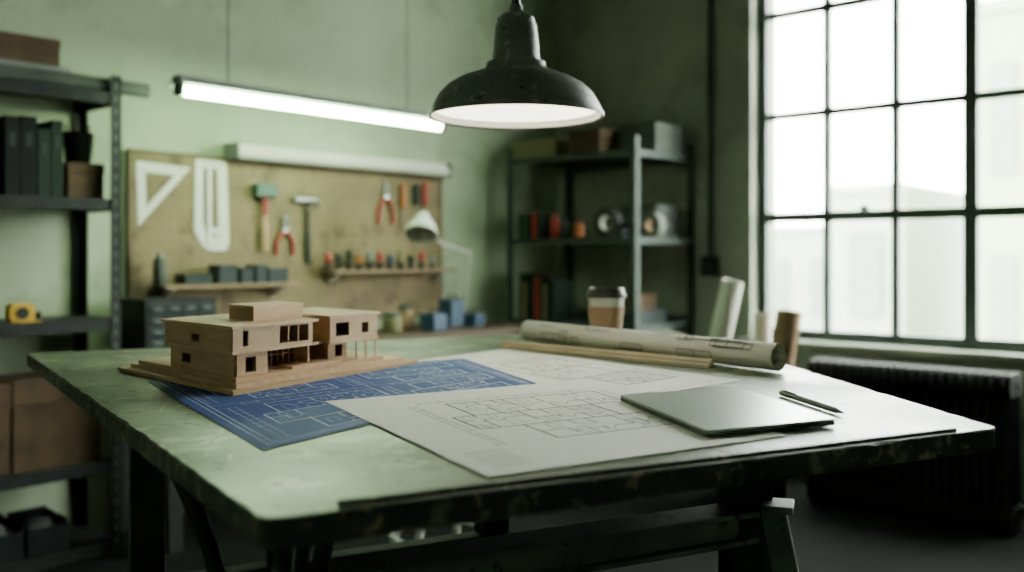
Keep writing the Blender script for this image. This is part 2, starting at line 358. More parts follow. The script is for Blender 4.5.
border=lambda o:[((o,o),(1-o,o),.0014),((1-o,o),(1-o,1-o),.0014),((1-o,1-o),(o,1-o),.0014),((o,1-o),(o,o),.0014)]
title=[((.80,.06+.02*i),(.95,.06+.02*i),.0010) for i in range(6)]+[((.80,.06),(.80,.16),.0010),((.87,.06),(.87,.16),.0010)]
sheet('drawing_sheet',[on_z(415,361),on_z(610,402),on_z(742,380),on_z(506,349)],TZ+.0001,m_paper,m_ink,[((.30,.28,.85,.85),3,5)],'white architectural drawing sheet under the laptop and rolls','paper',border(.03),1.7)
sheet('blueprint',[on_z(146,381),on_z(263,451),on_z(537,384),on_z(463,359)],TZ+.0010,m_blue,m_bink,[((.12,.10,.48,.44),12,5),((.57,.12,.94,.50),5,5),((.57,.58,.94,.92),15,5),((.10,.56,.50,.90),8,5)],'blue blueprint sheet with pale floor plan lines under the model','blueprint',border(.025)+border(.04)+[((.03,.5),(.97,.5),.0012),((.52,.03),(.52,.97),.0012)],1.05)
sheet('drawing_sheet',[on_z(325,402.5),on_z(488,479),on_z(786,437),on_z(588,381)],TZ+.0019,m_paper,m_ink,[((.22,.24,.76,.88),21,5)],'large white floor plan drawing lying over the blueprint','paper',title,1.45)

# ---------------- laptop
lz=TZ+.0032
def lq(z): return [on_z(u,v,z) for u,v in ((619,394.5),(707,430.5),(837,418.5),(738,386.5))]
lt=[Vector((p.x,p.y,0)) for p in lq(TZ+.013)]
lap=empty('laptop',(sum(p.x for p in lt)/4,sum(p.y for p in lt)/4,lz),'closed slim grey-green metal laptop lying on the drawings','laptop')
R=rpoly(lt,.010)
g=G(); g.prism([p+Vector((0,0,lz)) for p in R],(0,0,.0058)); g.obj('laptop_base',m_lapd,lap,bevel=.0012)
g=G(); g.prism([p+Vector((0,0,lz+.0062)) for p in R],(0,0,.0036)); g.obj('laptop_lid',m_lap,lap,bevel=.0010)
pe=on_z(781,392.5,TZ+.006);pf=on_z(844,413,TZ+.006); d=(pf-pe)
e=empty('pen',pe*.5+pf*.5-Vector((0,0,.005)),'slim black pen lying beside the laptop','pen')
g=G(); g.tube([pe,pe+d*.02,pe+d*.45,pe+d*.88],[.0040,.0052,.0052,.0048]); g.obj('pen_barrel',m_black,e,smooth=40)
g=G(); g.tube([pe+d*.88,pe+d*.97,pf],[.0048,.0018,.0007]); g.obj('pen_tip',m_black,e,smooth=40)
g=G(); g.tube([pe+d*.05+Vector((0,0,.0055)),pe+d*.26+Vector((0,0,.0055))],.0007); g.obj('pen_clip',m_black,e)
# scale ruler
ra=on_z(503,347.5,TZ);rb=on_z(712,368,TZ); d=(rb-ra).normalized(); s_=Vector((-d.y,d.x,0))
g=G(); w=.014;hh=.019
tri=[ra-s_*w,ra+s_*w,ra+Vector((0,0,hh))]
g.add([p+Vector((0,0,.0012)) for p in tri]+[p+(rb-ra)+Vector((0,0,.0012)) for p in tri],[(0,1,2),(5,4,3),(0,3,4,1),(1,4,5,2),(2,5,3,0)],0)
L=(rb-ra).length
sl=(ra+Vector((0,0,hh)))-(ra-s_*w)
fn=d.cross(sl).normalized()
if fn.dot(-s_)<0: fn=-fn
for k in range(2):
    base=ra-s_*w+sl*(.10 if k==0 else .50)+fn*.0006+Vector((0,0,.0012))
    g.add([base,base+d*L,base+d*L+sl*.07,base+sl*.07],[(0,1,2,3)],1)
nt=60
for i in range(nt):
    b0=ra-s_*w+sl*.20+fn*.0006+d*(L*(i+.5)/nt)+Vector((0,0,.0012)); h_=.2 if i%5==0 else .1
    g.add([b0,b0+d*.0012,b0+d*.0012+sl*h_,b0+sl*h_],[(0,1,2,3)],1)
    b0=b0+sl*.4; g.add([b0,b0+d*.0012,b0+d*.0012+sl*h_,b0+sl*h_],[(0,1,2,3)],1)
g.obj('scale_ruler',[mat('boxwood',(0.72,0.61,0.40),None,0.5,scale=12),m_ink],label='triangular boxwood architect scale ruler beside the rolled plans',cat='ruler',recalc=False)
# paper roll
def roll(p0,p1,r0,r1,turns,name,label,mp,ink=True,ph=0.0,group=None):
    p0=Vector(p0);p1=Vector(p1);d=(p1-p0).normalized(); a=Vector((0,0,1)) if abs(d.z)<.9 else Vector((1,0,0))
    e=d.cross(a).normalized();f=e.cross(d).normalized()
    N=int(turns*28);g=G();vs=[]
    for i in range(N+1):
        t=i/N;an=ph+t*turns*2*math.pi;r=r0+(r1-r0)*t
        o=(e*math.cos(an)+f*math.sin(an))*r
        vs+=[p0+o,p1+o]
    g.add(vs,[(2*i,2*i+1,2*i+3,2*i+2) for i in range(N)],0)
    if ink:
        rr=r1+.0008; Ld=(p1-p0).length
        def P(t,an): return p0+d*(Ld*t)+(e*math.cos(an)+f*math.sin(an))*rr
        def ln(t0,a0,t1,a1,w=.0020):
            k=6
            for q in range(k):
                ta=t0+(t1-t0)*q/k;tb_=t0+(t1-t0)*(q+1)/k;aa=a0+(a1-a0)*q/k;ab=a0+(a1-a0)*(q+1)/k
                if abs(t1-t0)*Ld>abs(a1-a0)*rr: g.add([P(ta,aa),P(tb_,ab),P(tb_,ab+w/rr),P(ta,aa+w/rr)],[(0,1,2,3)],1)
                else: g.add([P(ta,aa),P(ta+w/Ld,aa),P(tb_+w/Ld,ab),P(tb_,ab)],[(0,1,2,3)],1)
        rnd=random.Random(4)
        for k in range(40):
            t=rnd.uniform(.06,.88);an=rnd.uniform(-3.1,3.1);tl=rnd.uniform(.03,.12);al=rnd.uniform(.25,.8)
            ln(t,an,t+tl,an);ln(t,an+al,t+tl,an+al);ln(t,an,t,an+al);ln(t+tl,an,t+tl,an+al)
            if k%2: ln(t+tl/2,an,t+tl/2,an+al)
    return g.obj(name,[mp,m_ink],label=label,cat='paper roll',smooth=60,recalc=False,group=group)
rA=W(.045,2.715,TZ+.0335);rB=W(.567,2.02,TZ+.0325)
roll(rA,rB,.021,.0305,2.6,'rolled_drawing','long rolled architectural drawing sheet lying on the table',m_paper,ph=.9)
# coffee cup
cc=W(.262,2.64,TZ)
e=empty('coffee_cup',cc,'paper takeaway coffee cup with kraft sleeve and dark lid','cup')
g=G(); g.lathe([(.036,.0),(.0365,.001),(.050,.135),(.0515,.138)],cc,40); g.obj('cup_body',m_white,e,smooth=40)
g=G(); g.lathe([(.0395,.028),(.042,.028),(.0505,.108),(.048,.108)],cc,40); g.obj('cup_sleeve',m_kraft,e,smooth=40)
g=G(); g.lathe([(.0535,.132),(.0545,.135),(.0545,.142),(.051,.144),(.049,.157),(.046,.159),(.043,.155),(.0,.155)],cc,40); g.obj('cup_lid',mat('lid_dark',(0.03,0.028,0.026),None,0.4),e,smooth=40)

# ---------------- house model
HF=Vector((-.490,1.668)); E1=Vector((math.cos(math.radians(134)),math.sin(math.radians(134)))); E2=Vector((math.cos(math.radians(61.5)),math.sin(math.radians(61.5))))
HZ0=TZ+.0024
def hp(a,b,z):
    q=HF+E1*a+E2*b; return W(q.x,q.y,HZ0+z)
def hb(g,a0,a1,b0,b1,z0,z1,m=0):
    vs=[hp(a,b,z) for z in (z0,z1) for b in (b0,b1) for a in (a0,a1)]
    g.add(vs,[(0,2,3,1),(4,5,7,6),(0,1,5,4),(2,6,7,3),(0,4,6,2),(1,3,7,5)],m)
def hwall(g,plane,c,t,r0,r1,z0,z1,ops):
    xs=sorted({r0,r1,*[o[0] for o in ops],*[o[1] for o in ops]}); zs=sorted({z0,z1,*[o[2] for o in ops],*[o[3] for o in ops]})
    for i in range(len(xs)-1):
        for j in range(len(zs)-1):
            cx=(xs[i]+xs[i+1])/2;cz=(zs[j]+zs[j+1])/2
            if any(o[0]<cx<o[1] and o[2]<cz<o[3] for o in ops): continue
            if plane=='a': hb(g,c,c+t,xs[i],xs[i+1],zs[j],zs[j+1])
            else: hb(g,xs[i],xs[i+1],c,c+t,zs[j],zs[j+1])
house=empty('architectural_model',hp(.27,.29,0),'wooden architectural scale model of a modern two-storey house','model')
BT=.024
def part(name,fn,m=None,label=None):
    g=G(); fn(g); return g.obj(name,m or m_birch,house,label=label)
part('model_base',lambda g:hb(g,0,.515,0,.575,0,.007),m_birch,'stepped plywood base board')
part('model_terrace',lambda g:hb(g,.018,.485,.020,.540,.0071,.0155),m_birch2)
part('model_terrace',lambda g:hb(g,.032,.46,.028,.475,.0156,.024))
part('model_step',lambda g:hb(g,.034,.10,.18,.33,.0241,.030),m_birch2)
t=.005
Z1=BT+.043; Z2=BT+.090
def f(g):
    hwall(g,'b',.034,t,.050,.314,BT,Z1,[(.225,.262,BT+.012,BT+.030)])
    hwall(g,'a',.045,t,.039,.118,BT,Z1,[(.060,.088,BT+.006,BT+.034)])
    hb(g,.050,.095,.113,.118,BT,Z1); hwall(g,'a',.090,t,.118,.245,BT,Z1,[(.128,.228,BT+.003,BT+.040)])
    hb(g,.309,.314,.039,.245,BT,Z1); hb(g,.054,.309,.240,.245,BT,Z1)
part('model_walls',f)
def f(g):
    hwall(g,'a',.036,t,.028,.24,Z1+.005,Z2,[(.048,.062,BT+.056,BT+.084),(.145,.228,BT+.054,BT+.086)])
    hwall(g,'b',.023,t,.036,.32,Z1+.005,Z2,[(.170,.202,BT+.058,BT+.072)])
    hb(g,.315,.32,.028,.24,Z1+.005,Z2); hb(g,.041,.315,.235,.240,Z1+.005,Z2); hb(g,.110,.115,.118,.235,Z1+.005,Z2)
part('model_upper_wall',f)
part('model_floor_slab',lambda g:hb(g,.033,.320,.020,.255,Z1,Z1+.005),m_birch2)
part('model_roof',lambda g:hb(g,.030,.328,.016,.254,Z2,Z2+.005),m_birch2)
def f(g):
    for b in [.128+.0165*i for i in range(1,6)]: hb(g,.088,.090,b-.001,b+.001,BT+.003,BT+.040)
    hb(g,.088,.090,.128,.228,BT+.026,BT+.0275)
    for b in (.172,.200): hb(g,.038,.040,b-.0012,b+.0012,BT+.054,BT+.086)
part('model_window_bars',f,m_birch2)
def f(g):
    hwall(g,'a',.135,t,.246,.295,BT,BT+.082,[(.256,.280,BT+.002,BT+.038)]); hb(g,.14,.28,.246,.295,BT+.076,BT+.082)
    hb(g,.050,.135,.259,.284,Z1-.002,Z1+.004)
    for i in range(5): hb(g,.080+.010*i,.090+.010*i,.257,.280,BT,BT+.005*(i+1))
part('model_link_block',f,m_birch2)
def f(g):
    hwall(g,'a',.055,t,.305,.365,BT,Z1-.002,[(.328,.350,BT+.010,BT+.034)]); hb(g,.060,.27,.305,.310,BT,Z1-.002); hb(g,.060,.27,.360,.365,BT,Z1-.002); 
    hwall(g,'a',.17,t,.365,.43,BT,Z1-.002,[(.375,.420,BT+.003,BT+.036)]); hb(g,.175,.27,.425,.43,BT,Z1-.002)
part('model_wing_ground',f)
def f(g):
    hwall(g,'a',.030,t,.290,.450,Z1+.005,Z2+.004,[(.308,.352,Z1+.012,Z1+.040),(.395,.418,Z1+.014,Z1+.036)])
    hwall(g,'b',.290,t,.035,.28,Z1+.005,Z2+.004,[])
    hb(g,.035,.28,.445,.450,Z1+.005,Z2+.004); hb(g,.275,.28,.295,.445,Z1+.005,Z2+.004); hb(g,.027,.275,.287,.452,Z1-.002,Z1+.005)
part('model_wing_upper',f)
part('model_roof',lambda g:hb(g,.024,.286,.284,.456,Z2+.004,Z2+.009),m_birch2)
def f(g):
    hb(g,.10,.105,.120,.262,Z2+.005,Z2+.030);hb(g,.195,.20,.120,.262,Z2+.005,Z2+.030);hb(g,.105,.195,.120,.125,Z2+.005,Z2+.030);hb(g,.105,.195,.257,.262,Z2+.005,Z2+.030)
    hb(g,.099,.201,.119,.263,Z2+.030,Z2+.0345,1)
g=G(); f(g); g.obj('model_penthouse',[m_birch,m_birch2],house)
for b in (.380,.413,.447):
    g=G(); hb(g,.032,.0355,b-.0018,b+.0018,BT,Z1-.0021); g.obj('model_column',m_birch2,house)

# ---------------- pendant lamp
ld=2.1; lx=(516-512)/F*ld; k=ld/F; rz=H+(255-117)/F*ld; lc=W(lx,ld,rz)
e=empty('pendant_lamp',lc,'dark enamelled industrial pendant lamp with white interior hanging over the table','lamp')
prof=[(86,0),(86,5),(83,12),(77,22),(68,31),(56,38),(42,43),(33,46),(30,50),(29,54),(24,56),(23.5,60),(22,78),(20.5,92),(19,93),(18.5,98),(14,102),(8,104),(6.5,106),(6,112),(3,113)]
g=G(); g.lathe([((r)*k,z*k) for r,z in prof],lc,64,0,False); g.lathe([(86*k,0),(87.5*k,-1*k),(88*k,1*k),(87.5*k,3.5*k),(86*k,4*k)],lc,64,0,False); g.obj('lamp_shade',m_shade,e,smooth=35)
g=G(); g.lathe([((r-1.4)*k,(z-1)*k if z>0 else .5*k) for r,z in prof[:10]]+[(.0001,52*k)],lc,64,0,False); g.obj('shade_interior',m_white,e,smooth=60)
g=G(); g.tube([lc+Vector((0,0,108*k)),lc+Vector((0,0,122*k))],.010,14); g.tube([lc+Vector((0,0,122*k)),Vector((lc.x,lc.y,ZC))],.0042,8); g.obj('cord',m_black,e,smooth=40)
g=G(); g.lathe([(.05,-.03),(.05,0)],Vector((lc.x,lc.y,ZC)),24); g.obj('ceiling_rose',m_black,e,smooth=40)
g=G(); g.lathe([(.0001,5*k),(50*k,5.2*k),(81*k,6.5*k),(81*k,8*k),(.0001,8*k)],lc,48,0,False); g.obj('light_diffuser',m_bulb,e,smooth=40)

# ---------------- fluorescent lights
YT=3.30
def strip(x0,x1,y,z,label,top):
    e=empty('strip_light',((x0+x1)/2,y,z-.043),label,'light')
    g=G(); g.box(x0,x1,y-.03,y+.03,z,z+.028); g.prism([(x0,y-.075,z-.008),(x0,y-.03,z+.016),(x0,y+.03,z+.016),(x0,y+.075,z-.008),(x0,y+.03,z+.008),(x0,y-.03,z+.008)],(x1-x0,0,0)); g.obj('light_housing',m_grey,e)
    for x in (x0,x1-.025):
        g=G(); g.box(x,x+.025,y-.02,y+.02,z-.045,z-.001); g.obj('lamp_holder',m_steel,e,bevel=.003)
    g=G(); g.tube([(x0+.026,y,z-.026),(x1-.026,y,z-.026)],.019,16); g.obj('tube',m_tube,e,smooth=40)
    for x in top:
        g=G(); g.tube([(x,y,z+.028),(x,y,ZC)],.003,6); g.obj('hanging_wire',m_black,e)
    return e
a=on_y(176,90,YT);b=on_y(443,90,YT); zt=on_y(178,83,YT).z
strip(a.x,b.x,YT,zt,'lit fluorescent strip light hanging on thin wires',[on_y(228,80,YT).x,on_y(407,95,YT).x])
Yq=YB-.10
a=on_y(237,150,Yq);b=on_y(448,150,Yq)
e=empty('strip_light',((a.x+b.x)/2,YB-.06,a.z),'unlit off-white wall strip light mounted above the pegboard','light')
g=G(); z0=on_y(237,158,Yq).z; z1=on_y(237,143,Yq).z
g.prism([(a.x,YB-.001,z0+.01),(a.x,YB-.10,z0),(a.x,YB-.12,z0+.02),(a.x,YB-.09,z1),(a.x,YB-.001,z1)],(b.x-a.x,0,0)); g.obj('light_housing',m_offw,e,bevel=.004)
for x in (a.x-.008,b.x): 
    g=G(); g.box(x,x+.008,YB-.125,YB-.001,z0-.004,z1+.004); g.obj('end_cap',m_grey,e)

# ---------------- pegboard
YP=YB-.02
pa=on_y(131,152,YP);pb=on_y(440,179,YP);zt=pa.z;zb=on_y(131,331,YP).z
e=empty('pegboard',((pa.x+pb.x)/2,YP,zb),'brown hardboard tool pegboard fixed to the plaster wall','pegboard')
pegE=e
g=G(); g.box(pa.x,pb.x,YP,YB,zb,zt); g.obj('board',m_peg,e)
g=G()
for (x0,x1,z0,z1) in ((pa.x-.01,pb.x+.01,zt,zt+.014),(pa.x-.01,pb.x+.01,zb-.014,zb),(pa.x-.014,pa.x,zb,zt),(pb.x,pb.x+.014,zb,zt)): g.box(x0,x1,YP-.006,YB,z0,z1)
g.obj('board_frame',m_pegedge,e)
g=G()
nx=int((pb.x-pa.x)/.05);nz=int((zt-zb)/.05)
for i in range(nx):
    for j in range(nz):
        x=pa.x+.03+i*.05;z=zb+.03+j*.05; g.add([(x-.003,YP-.0006,z-.003),(x+.003,YP-.0006,z-.003),(x+.003,YP-.0006,z+.003),(x-.003,YP-.0006,z+.003)],[(0,1,2,3)])
h=g.obj('peg_holes',m_black,e,kind='stuff')
def bp(u,v,off=.004): 
    return on_y(u,v,YP-off)
OFF=lambda t:(0,-t,0)
def tool(name,label,cat,u,v,group='tools on the pegboard'):
    return empty(name,bp(u,v),label,cat,group)
g=G(); o=[bp(136,161,.0005),bp(190,168,.0005),bp(138,226,.0005)]; c=(o[0]+o[1]+o[2])/3
inn=[p+(c-p)*.44 for p in o]
g.ring(o,inn,OFF(.004)); g.obj('set_square',m_offw,label='white triangular set square hanging on the pegboard',cat='set square',group='tools on the pegboard')
e=tool('drafting_template','long white slotted drafting template with rounded end','drafting template',210,250)
o=rpoly([bp(195,159,.0005),bp(226,162,.0005),bp(229,252,.0005),bp(204,249,.0005),bp(194,232,.0005)],[.015,.03,.055,.03,.03]); c=sum(o,Vector())/len(o)
i_=[Vector((c.x+(p.x-c.x)*.46,p.y,c.z+(p.z-c.z)*.76+.02)) for p in o]
g=G(); g.ring(o,i_,OFF(.004)); g.obj('template_plate',m_offw,e)
g=G(); m=c; g.box(m.x-.010,m.x+.010,c.y-.004,c.y,min(p.z for p in i_)-.002,max(p.z for p in i_)+.002); g.obj('template_bar',m_offw,e)
g=G(); p=bp(215,238,.0046); ci=[Vector((p.x+.048*math.cos(t),p.y,p.z+.048*math.sin(t))) for t in [j*math.pi/10 for j in range(20)]]; cj=[Vector((p.x+.022*math.cos(t),p.y,p.z+.022*math.sin(t))) for t in [j*math.pi/10 for j in range(20)]]
g.ring(ci,cj,OFF(.004)); g.obj('template_ring',m_offw,e)
def peg(u,v,off):
    g=G(); p=bp(u,v,0.0); g.tube([p,p-Vector((0,off,0)),p-Vector((0,off,-.012))],.004,8); g.obj('peg_hook',m_chrome,pegE)
def hammer(u,vt,vb,hw,name,label,mh,mk,claw,mg=None):
    e=tool(name,label,'hammer',u,vb)
    of=.026 if not claw else .018
    p=bp(u,vt,of);q=bp(u,vb,of-.004); s=(p.x-bp(u-10,vt,.03).x)/10
    g=G(); g.tube([p,p+(q-p)*.5,p+(q-p)*.55,q],[.009,.009,.013,.0135],10); g.obj('handle',mk,e,smooth=40)
    if mg: g=G(); g.tube([p+(q-p)*.12,p+(q-p)*.42],.0125,10); g.obj('grip_band',mg,e,smooth=40)
    g=G()
    if claw:
        g.tube([p+Vector((-hw*s,0,0)),p+Vector((-hw*.7*s,0,0)),p+Vector((-hw*.6*s,0,0)),p+Vector((0,0,0))],[.0175,.0175,.012,.013],12)
        g.tube([p,p+Vector((hw*.5*s,0,.002)),p+Vector((hw*s,0,-.022))],[.014,.011,.004],10)
    else:
        g.box(p.x-hw*s,p.x+hw*s,p.y-.025,p.y+.025,p.z-.032,p.z+.028)
    g.obj('hammer_head',mh,e,smooth=40,bevel=.003)
hammer(265,190,251,10,'mallet','green-headed mallet with red banded wooden handle on the pegboard',m_green,m_birch,False,m_red)
hammer(308,200,263,12,'claw_hammer','steel claw hammer with dark handle on the pegboard',m_chrome,m_teal,True)
peg(304,209,.03);peg(312.5,209,.03)
def pliers(u,vt,vb,label,mg,sp=8):
    e=tool('pliers',label,'pliers',u,vb)
    g=G(); c=bp(u,vt+(vb-vt)*.38,.012); t=bp(u,vt,.012)
    w=bp(u+sp,vb,.012).x-bp(u,vb,.012).x; bz=bp(u,vb,.012).z
    for s in (-1,1): g.tube([t+Vector((s*.003,0,0)),t+Vector((s*.009,0,-.03)),c],[.003,.008,.010],8)
    g.tube([c+Vector((0,.007,0)),c-Vector((0,.008,0))],.013,14); g.obj('pliers_jaws',m_chrome,e,smooth=40)
    for s in (-1,1):
        g=G(); g.tube(arc(c,c+Vector((s*w*1.3,0,(bz-c.z)*.4)),Vector((c.x+s*w,c.y,bz))),[.006]+[.009]*11+[.007],8); g.obj('grip',mg,e,smooth=50)
pliers(285,214,255,'red-handled pliers hanging on the pegboard',m_red,8)
pliers(386,180,224,'red-handled cutters hanging on the pegboard',m_red,7)
def driver(u,vt,vb,label,mg):
    e=tool('screwdriver',label,'screwdriver',u,vb)
    p=bp(u,vt,.0165);q=bp(u,vb,.0165)
    g=G(); g.tube([p,p+(q-p)*.06,p+(q-p)*.3,p+(q-p)*.5,p+(q-p)*.56],[.010,.016,.015,.016,.008],10); g.obj('handle',mg,e,smooth=40)
    g=G(); g.tube([p+(q-p)*.56,p+(q-p)*.96,q],[.0045,.0045,.003],8); g.obj('blade',m_chrome,e,smooth=40)
driver(403,184,228,'orange-handled screwdriver hanging on the pegboard',m_orange)
driver(425,182,226,'red-handled screwdriver hanging on the pegboard',m_red)
driver(416,184,222,'dark-handled screwdriver hanging on the pegboard',m_teal)
def ledge(u0,u1,v,dep,name,label):
    a=on_y(u0,v,YP);b=on_y(u1,v,YP)
    e=empty(name,((a.x+b.x)/2,YP-dep/2,a.z-.016),label,'shelf')
    g=G(); g.box(a.x,b.x,YP-dep,YP-.0005,a.z-.016,a.z); g.obj('shelf_board',m_wood,e,bevel=.002)
    for x in (a.x+.05,b.x-.07):
        g=G(); g.prism([(x,YP-.0006,a.z-.0165),(x,YP-dep*.8,a.z-.0165),(x,YP-.0006,a.z-.07)],(.012,0,0)); g.obj('shelf_bracket',m_offw,e)
    return a,b
la,lb=ledge(150,284,285,.14,'wall_ledge','narrow wooden ledge on the pegboard holding dark boxes')
ra_,rb_=ledge(320,441,270,.12,'wall_ledge','narrow wooden ledge on the pegboard holding small tools')
yc=YP-.08
p=on_y(160,270,yc); e=empty('spray_can',(p.x,yc,la.z),'small dark grey can standing on the ledge','can')
g=G(); g.lathe([(.026,0),(.028,.003),(.028,.105),(.022,.115)],(p.x,yc,la.z),20); g.obj('can_body',m_dgrey,e,smooth=40)
g=G(); g.lathe([(.014,.115),(.014,.135),(.010,.138)],(p.x,yc,la.z),16); g.obj('can_cap',m_grey,e,smooth=40)
xs=[180,207,214,232,236,248,251,262,264,283]; hs=[.045,.085,.07,.085,.07]
for i in range(5):
    x0=on_y(xs[2*i],270,yc).x;x1=on_y(xs[2*i+1],270,yc).x
    e=empty('parts_box',((x0+x1)/2,yc,la.z),'small dark teal parts box on the ledge','box','parts boxes on the ledge')
    g=G(); g.box(x0,x1,yc-.045,yc+.045,la.z,la.z+hs[i]*.8); g.obj('box_body',m_teal,e,bevel=.003)
    g=G(); g.box(x0-.002,x1+.002,yc-.048,yc+.048,la.z+hs[i]*.8,la.z+hs[i]); g.obj('box_lid',m_teal,e,bevel=.003)
cols=[m_red,m_teal,m_bindg,m_orange,m_grey,m_red,m_blu,m_olive,m_teal,m_red,m_grey]
cn=['red','dark teal','dark green','orange','grey','red','blue','olive','dark teal','red','grey']
yc=YP-.06
for i in range(11):
    u=328+i*10.4; x=on_y(u,262,yc).x; hh=.07+.05*random.random()
    e=empty('small_tool',(x,yc,ra_.z),cn[i]+'-handled small tool standing on the ledge','tool','small tools standing on the ledge')
    g=G(); g.lathe([(.014,0),(.015,.004),(.015,hh*.35),(.006,hh*.4)],(x,yc,ra_.z),10); g.obj('tool_base',m_black,e,smooth=40)
    g=G(); g.lathe([(.006,hh*.4),(.017,hh*.5),(.018,hh*.9),(.012,hh)],(x,yc,ra_.z),10); g.obj('tool_handle',cols[i],e,smooth=40)

# ---------------- workbench at back wall
bx0,bx1,by0,by1,bz=1.80,4.08,3.38,YB-.005,.76
e=empty('workbench',((bx0+bx1)/2,(by0+by1)/2,0),'dark wooden workbench standing along the wall below the pegboard','workbench')
g=G(); g.box(bx0,bx1,by0,by1,bz-.04,bz); g.obj('bench_top',m_woodd,e,bevel=.004)
for x in (bx0+.04,bx1-.1):
    for y in (by0+.03,by1-.09):
        g=G(); g.box(x,x+.06,y,y+.06,0,bz-.04); g.obj('leg',m_steel,e)
g=G(); g.box(bx0+.05,bx1-.05,by0+.04,by0+.08,.22,.27); g.obj('stretcher',m_steel,e)
g=G(); g.box(bx0+.05,bx1-.05,by1-.025,by1-.01,.02,bz-.041); g.obj('shadow_panel',m_bin,e)  # added dark sheet standing in for the shade on the wall under the bench
yy=3.62; a=on_y(146,300,yy);b=on_y(216,300,yy); zt=a.z
e=empty('parts_cabinet',((a.x+b.x)/2,yy+.1,bz),'small dark storage cabinet with rows of little drawers','cabinet')
g=G(); g.box(a.x,b.x,yy,yy+.22,bz,bz+.012); g.box(a.x,b.x,yy,yy+.22,zt-.012,zt); g.box(a.x,a.x+.01,yy,yy+.22,bz+.012,zt-.012); g.box(b.x-.01,b.x,yy,yy+.22,bz+.012,zt-.012); g.box(a.x+.01,b.x-.01,yy+.2,yy+.22,bz+.012,zt-.012); g.obj('cabinet_body',m_steel,e)
nz_=4
for i in range(4):
    for j in range(nz_):
        w_=(b.x-a.x-.02)/4;h_=(zt-bz-.024)/nz_
        x0=a.x+.01+i*w_;z0=bz+.012+j*h_
        g=G(); g.box(x0+.003,x0+w_-.003,yy-.004,yy+.19,z0+.003,z0+h_-.003); dr=g.obj('drawer',m_teal,e)
        g=G(); g.box(x0+w_*.3,x0+w_*.7,yy-.014,yy-.004,z0+h_*.35,z0+h_*.5); hd=g.obj('handle',m_grey,e); hd.parent=dr; hd.location=hd.location-dr.location
def bottle(x,y,z,h,r,m1,m2,name,label,cat,group=None):
    e=empty(name,(x,y,z),label,cat,group)
    g=G(); g.lathe([(r*.95,0),(r,.004),(r,h*.62),(r*.85,h*.7),(r*.4,h*.8),(r*.38,h*.86)],(x,y,z),18); g.obj('bottle_body',m1,e,smooth=40)
    g=G(); g.lathe([(r*.45,h*.86),(r*.45,h*.98),(r*.4,h)],(x,y,z),14); g.obj('bottle_cap',m2,e,smooth=40)
def jar(x,y,z,h,r,m1,m2,label,group=None):
    e=empty('jar',(x,y,z),label,'jar',group)
    g=G(); g.lathe([(r*.9,0),(r,.006),(r,h*.75),(r*.85,h*.82)],(x,y,z),20); g.obj('jar_body',m1,e,smooth=40)
    g=G(); g.lathe([(r*.9,h*.82),(r*.92,h),(r*.8,h+.004)],(x,y,z),20); g.obj('jar_lid',m2,e,smooth=40)
for u,Y,h,r,m1,nm in ((392,3.6,.10,.05,m_olive,'olive'),(406,3.66,.13,.04,m_kraft,'tan'),):
    p=on_y(u,300,Y); jar(p.x,Y,bz,h,r,m1,m_dgrey,nm+' lidded jar standing on the workbench')
for u,Y,h,wd in ((434,3.55,.09,.10),(452,3.68,.15,.11),(474,3.62,.07,.08)):
    p=on_y(u,300,Y); e=empty('tool_case',(p.x,Y,bz),'blue plastic tool case with handle on the workbench','tool case','blue tool cases on the workbench')
    g=G(); g.box(p.x-wd/2,p.x+wd/2,Y-.05,Y+.05,bz,bz+h); g.obj('case_body',m_blu,e,bevel=.008)
    g=G(); g.tube([(p.x-.03,Y,bz+h-.002),(p.x-.03,Y,bz+h+.022),(p.x+.03,Y,bz+h+.022),(p.x+.03,Y,bz+h-.002)],.005,8); g.obj('handle',m_black,e)
# desk lamp
Y=3.72; b0=on_y(463,320,Y); b0.z=bz
e=empty('desk_lamp',b0,'white jointed desk lamp standing on the workbench','lamp')
g=G(); g.lathe([(.065,0),(.065,.012),(.02,.022),(.012,.05)],b0,28); g.obj('lamp_base',m_offw,e,smooth=40)
j1=on_y(470,253,Y); j2=on_y(441,243,3.60)
g=G(); g.tube([b0+Vector((0,0,.05)),j1],.008,8); g.obj('arm',m_offw,e,smooth=40)
g=G(); g.tube([j1,j2],.008,8); g.sphere(j1,.013,12); g.obj('arm',m_offw,e,smooth=60)
s0=on_y(424,214,3.58); s1=on_y(420,243,3.52); dd=(s1-s0).normalized()
g=G(); pr=[(0,.024),(.02,.034),(.045,.046),(.08,.068),(.11,.080),(.13,.082)]
g.tube([s0+dd*q for q,r in pr],[r for q,r in pr],28,0,False); g.tube([s0-dd*.01,s0],[.012,.024],28,0); g.tube([j2,s0+dd*.05],.007,8); g.obj('lamp_shade',m_white,e,smooth=50,solid=.002)

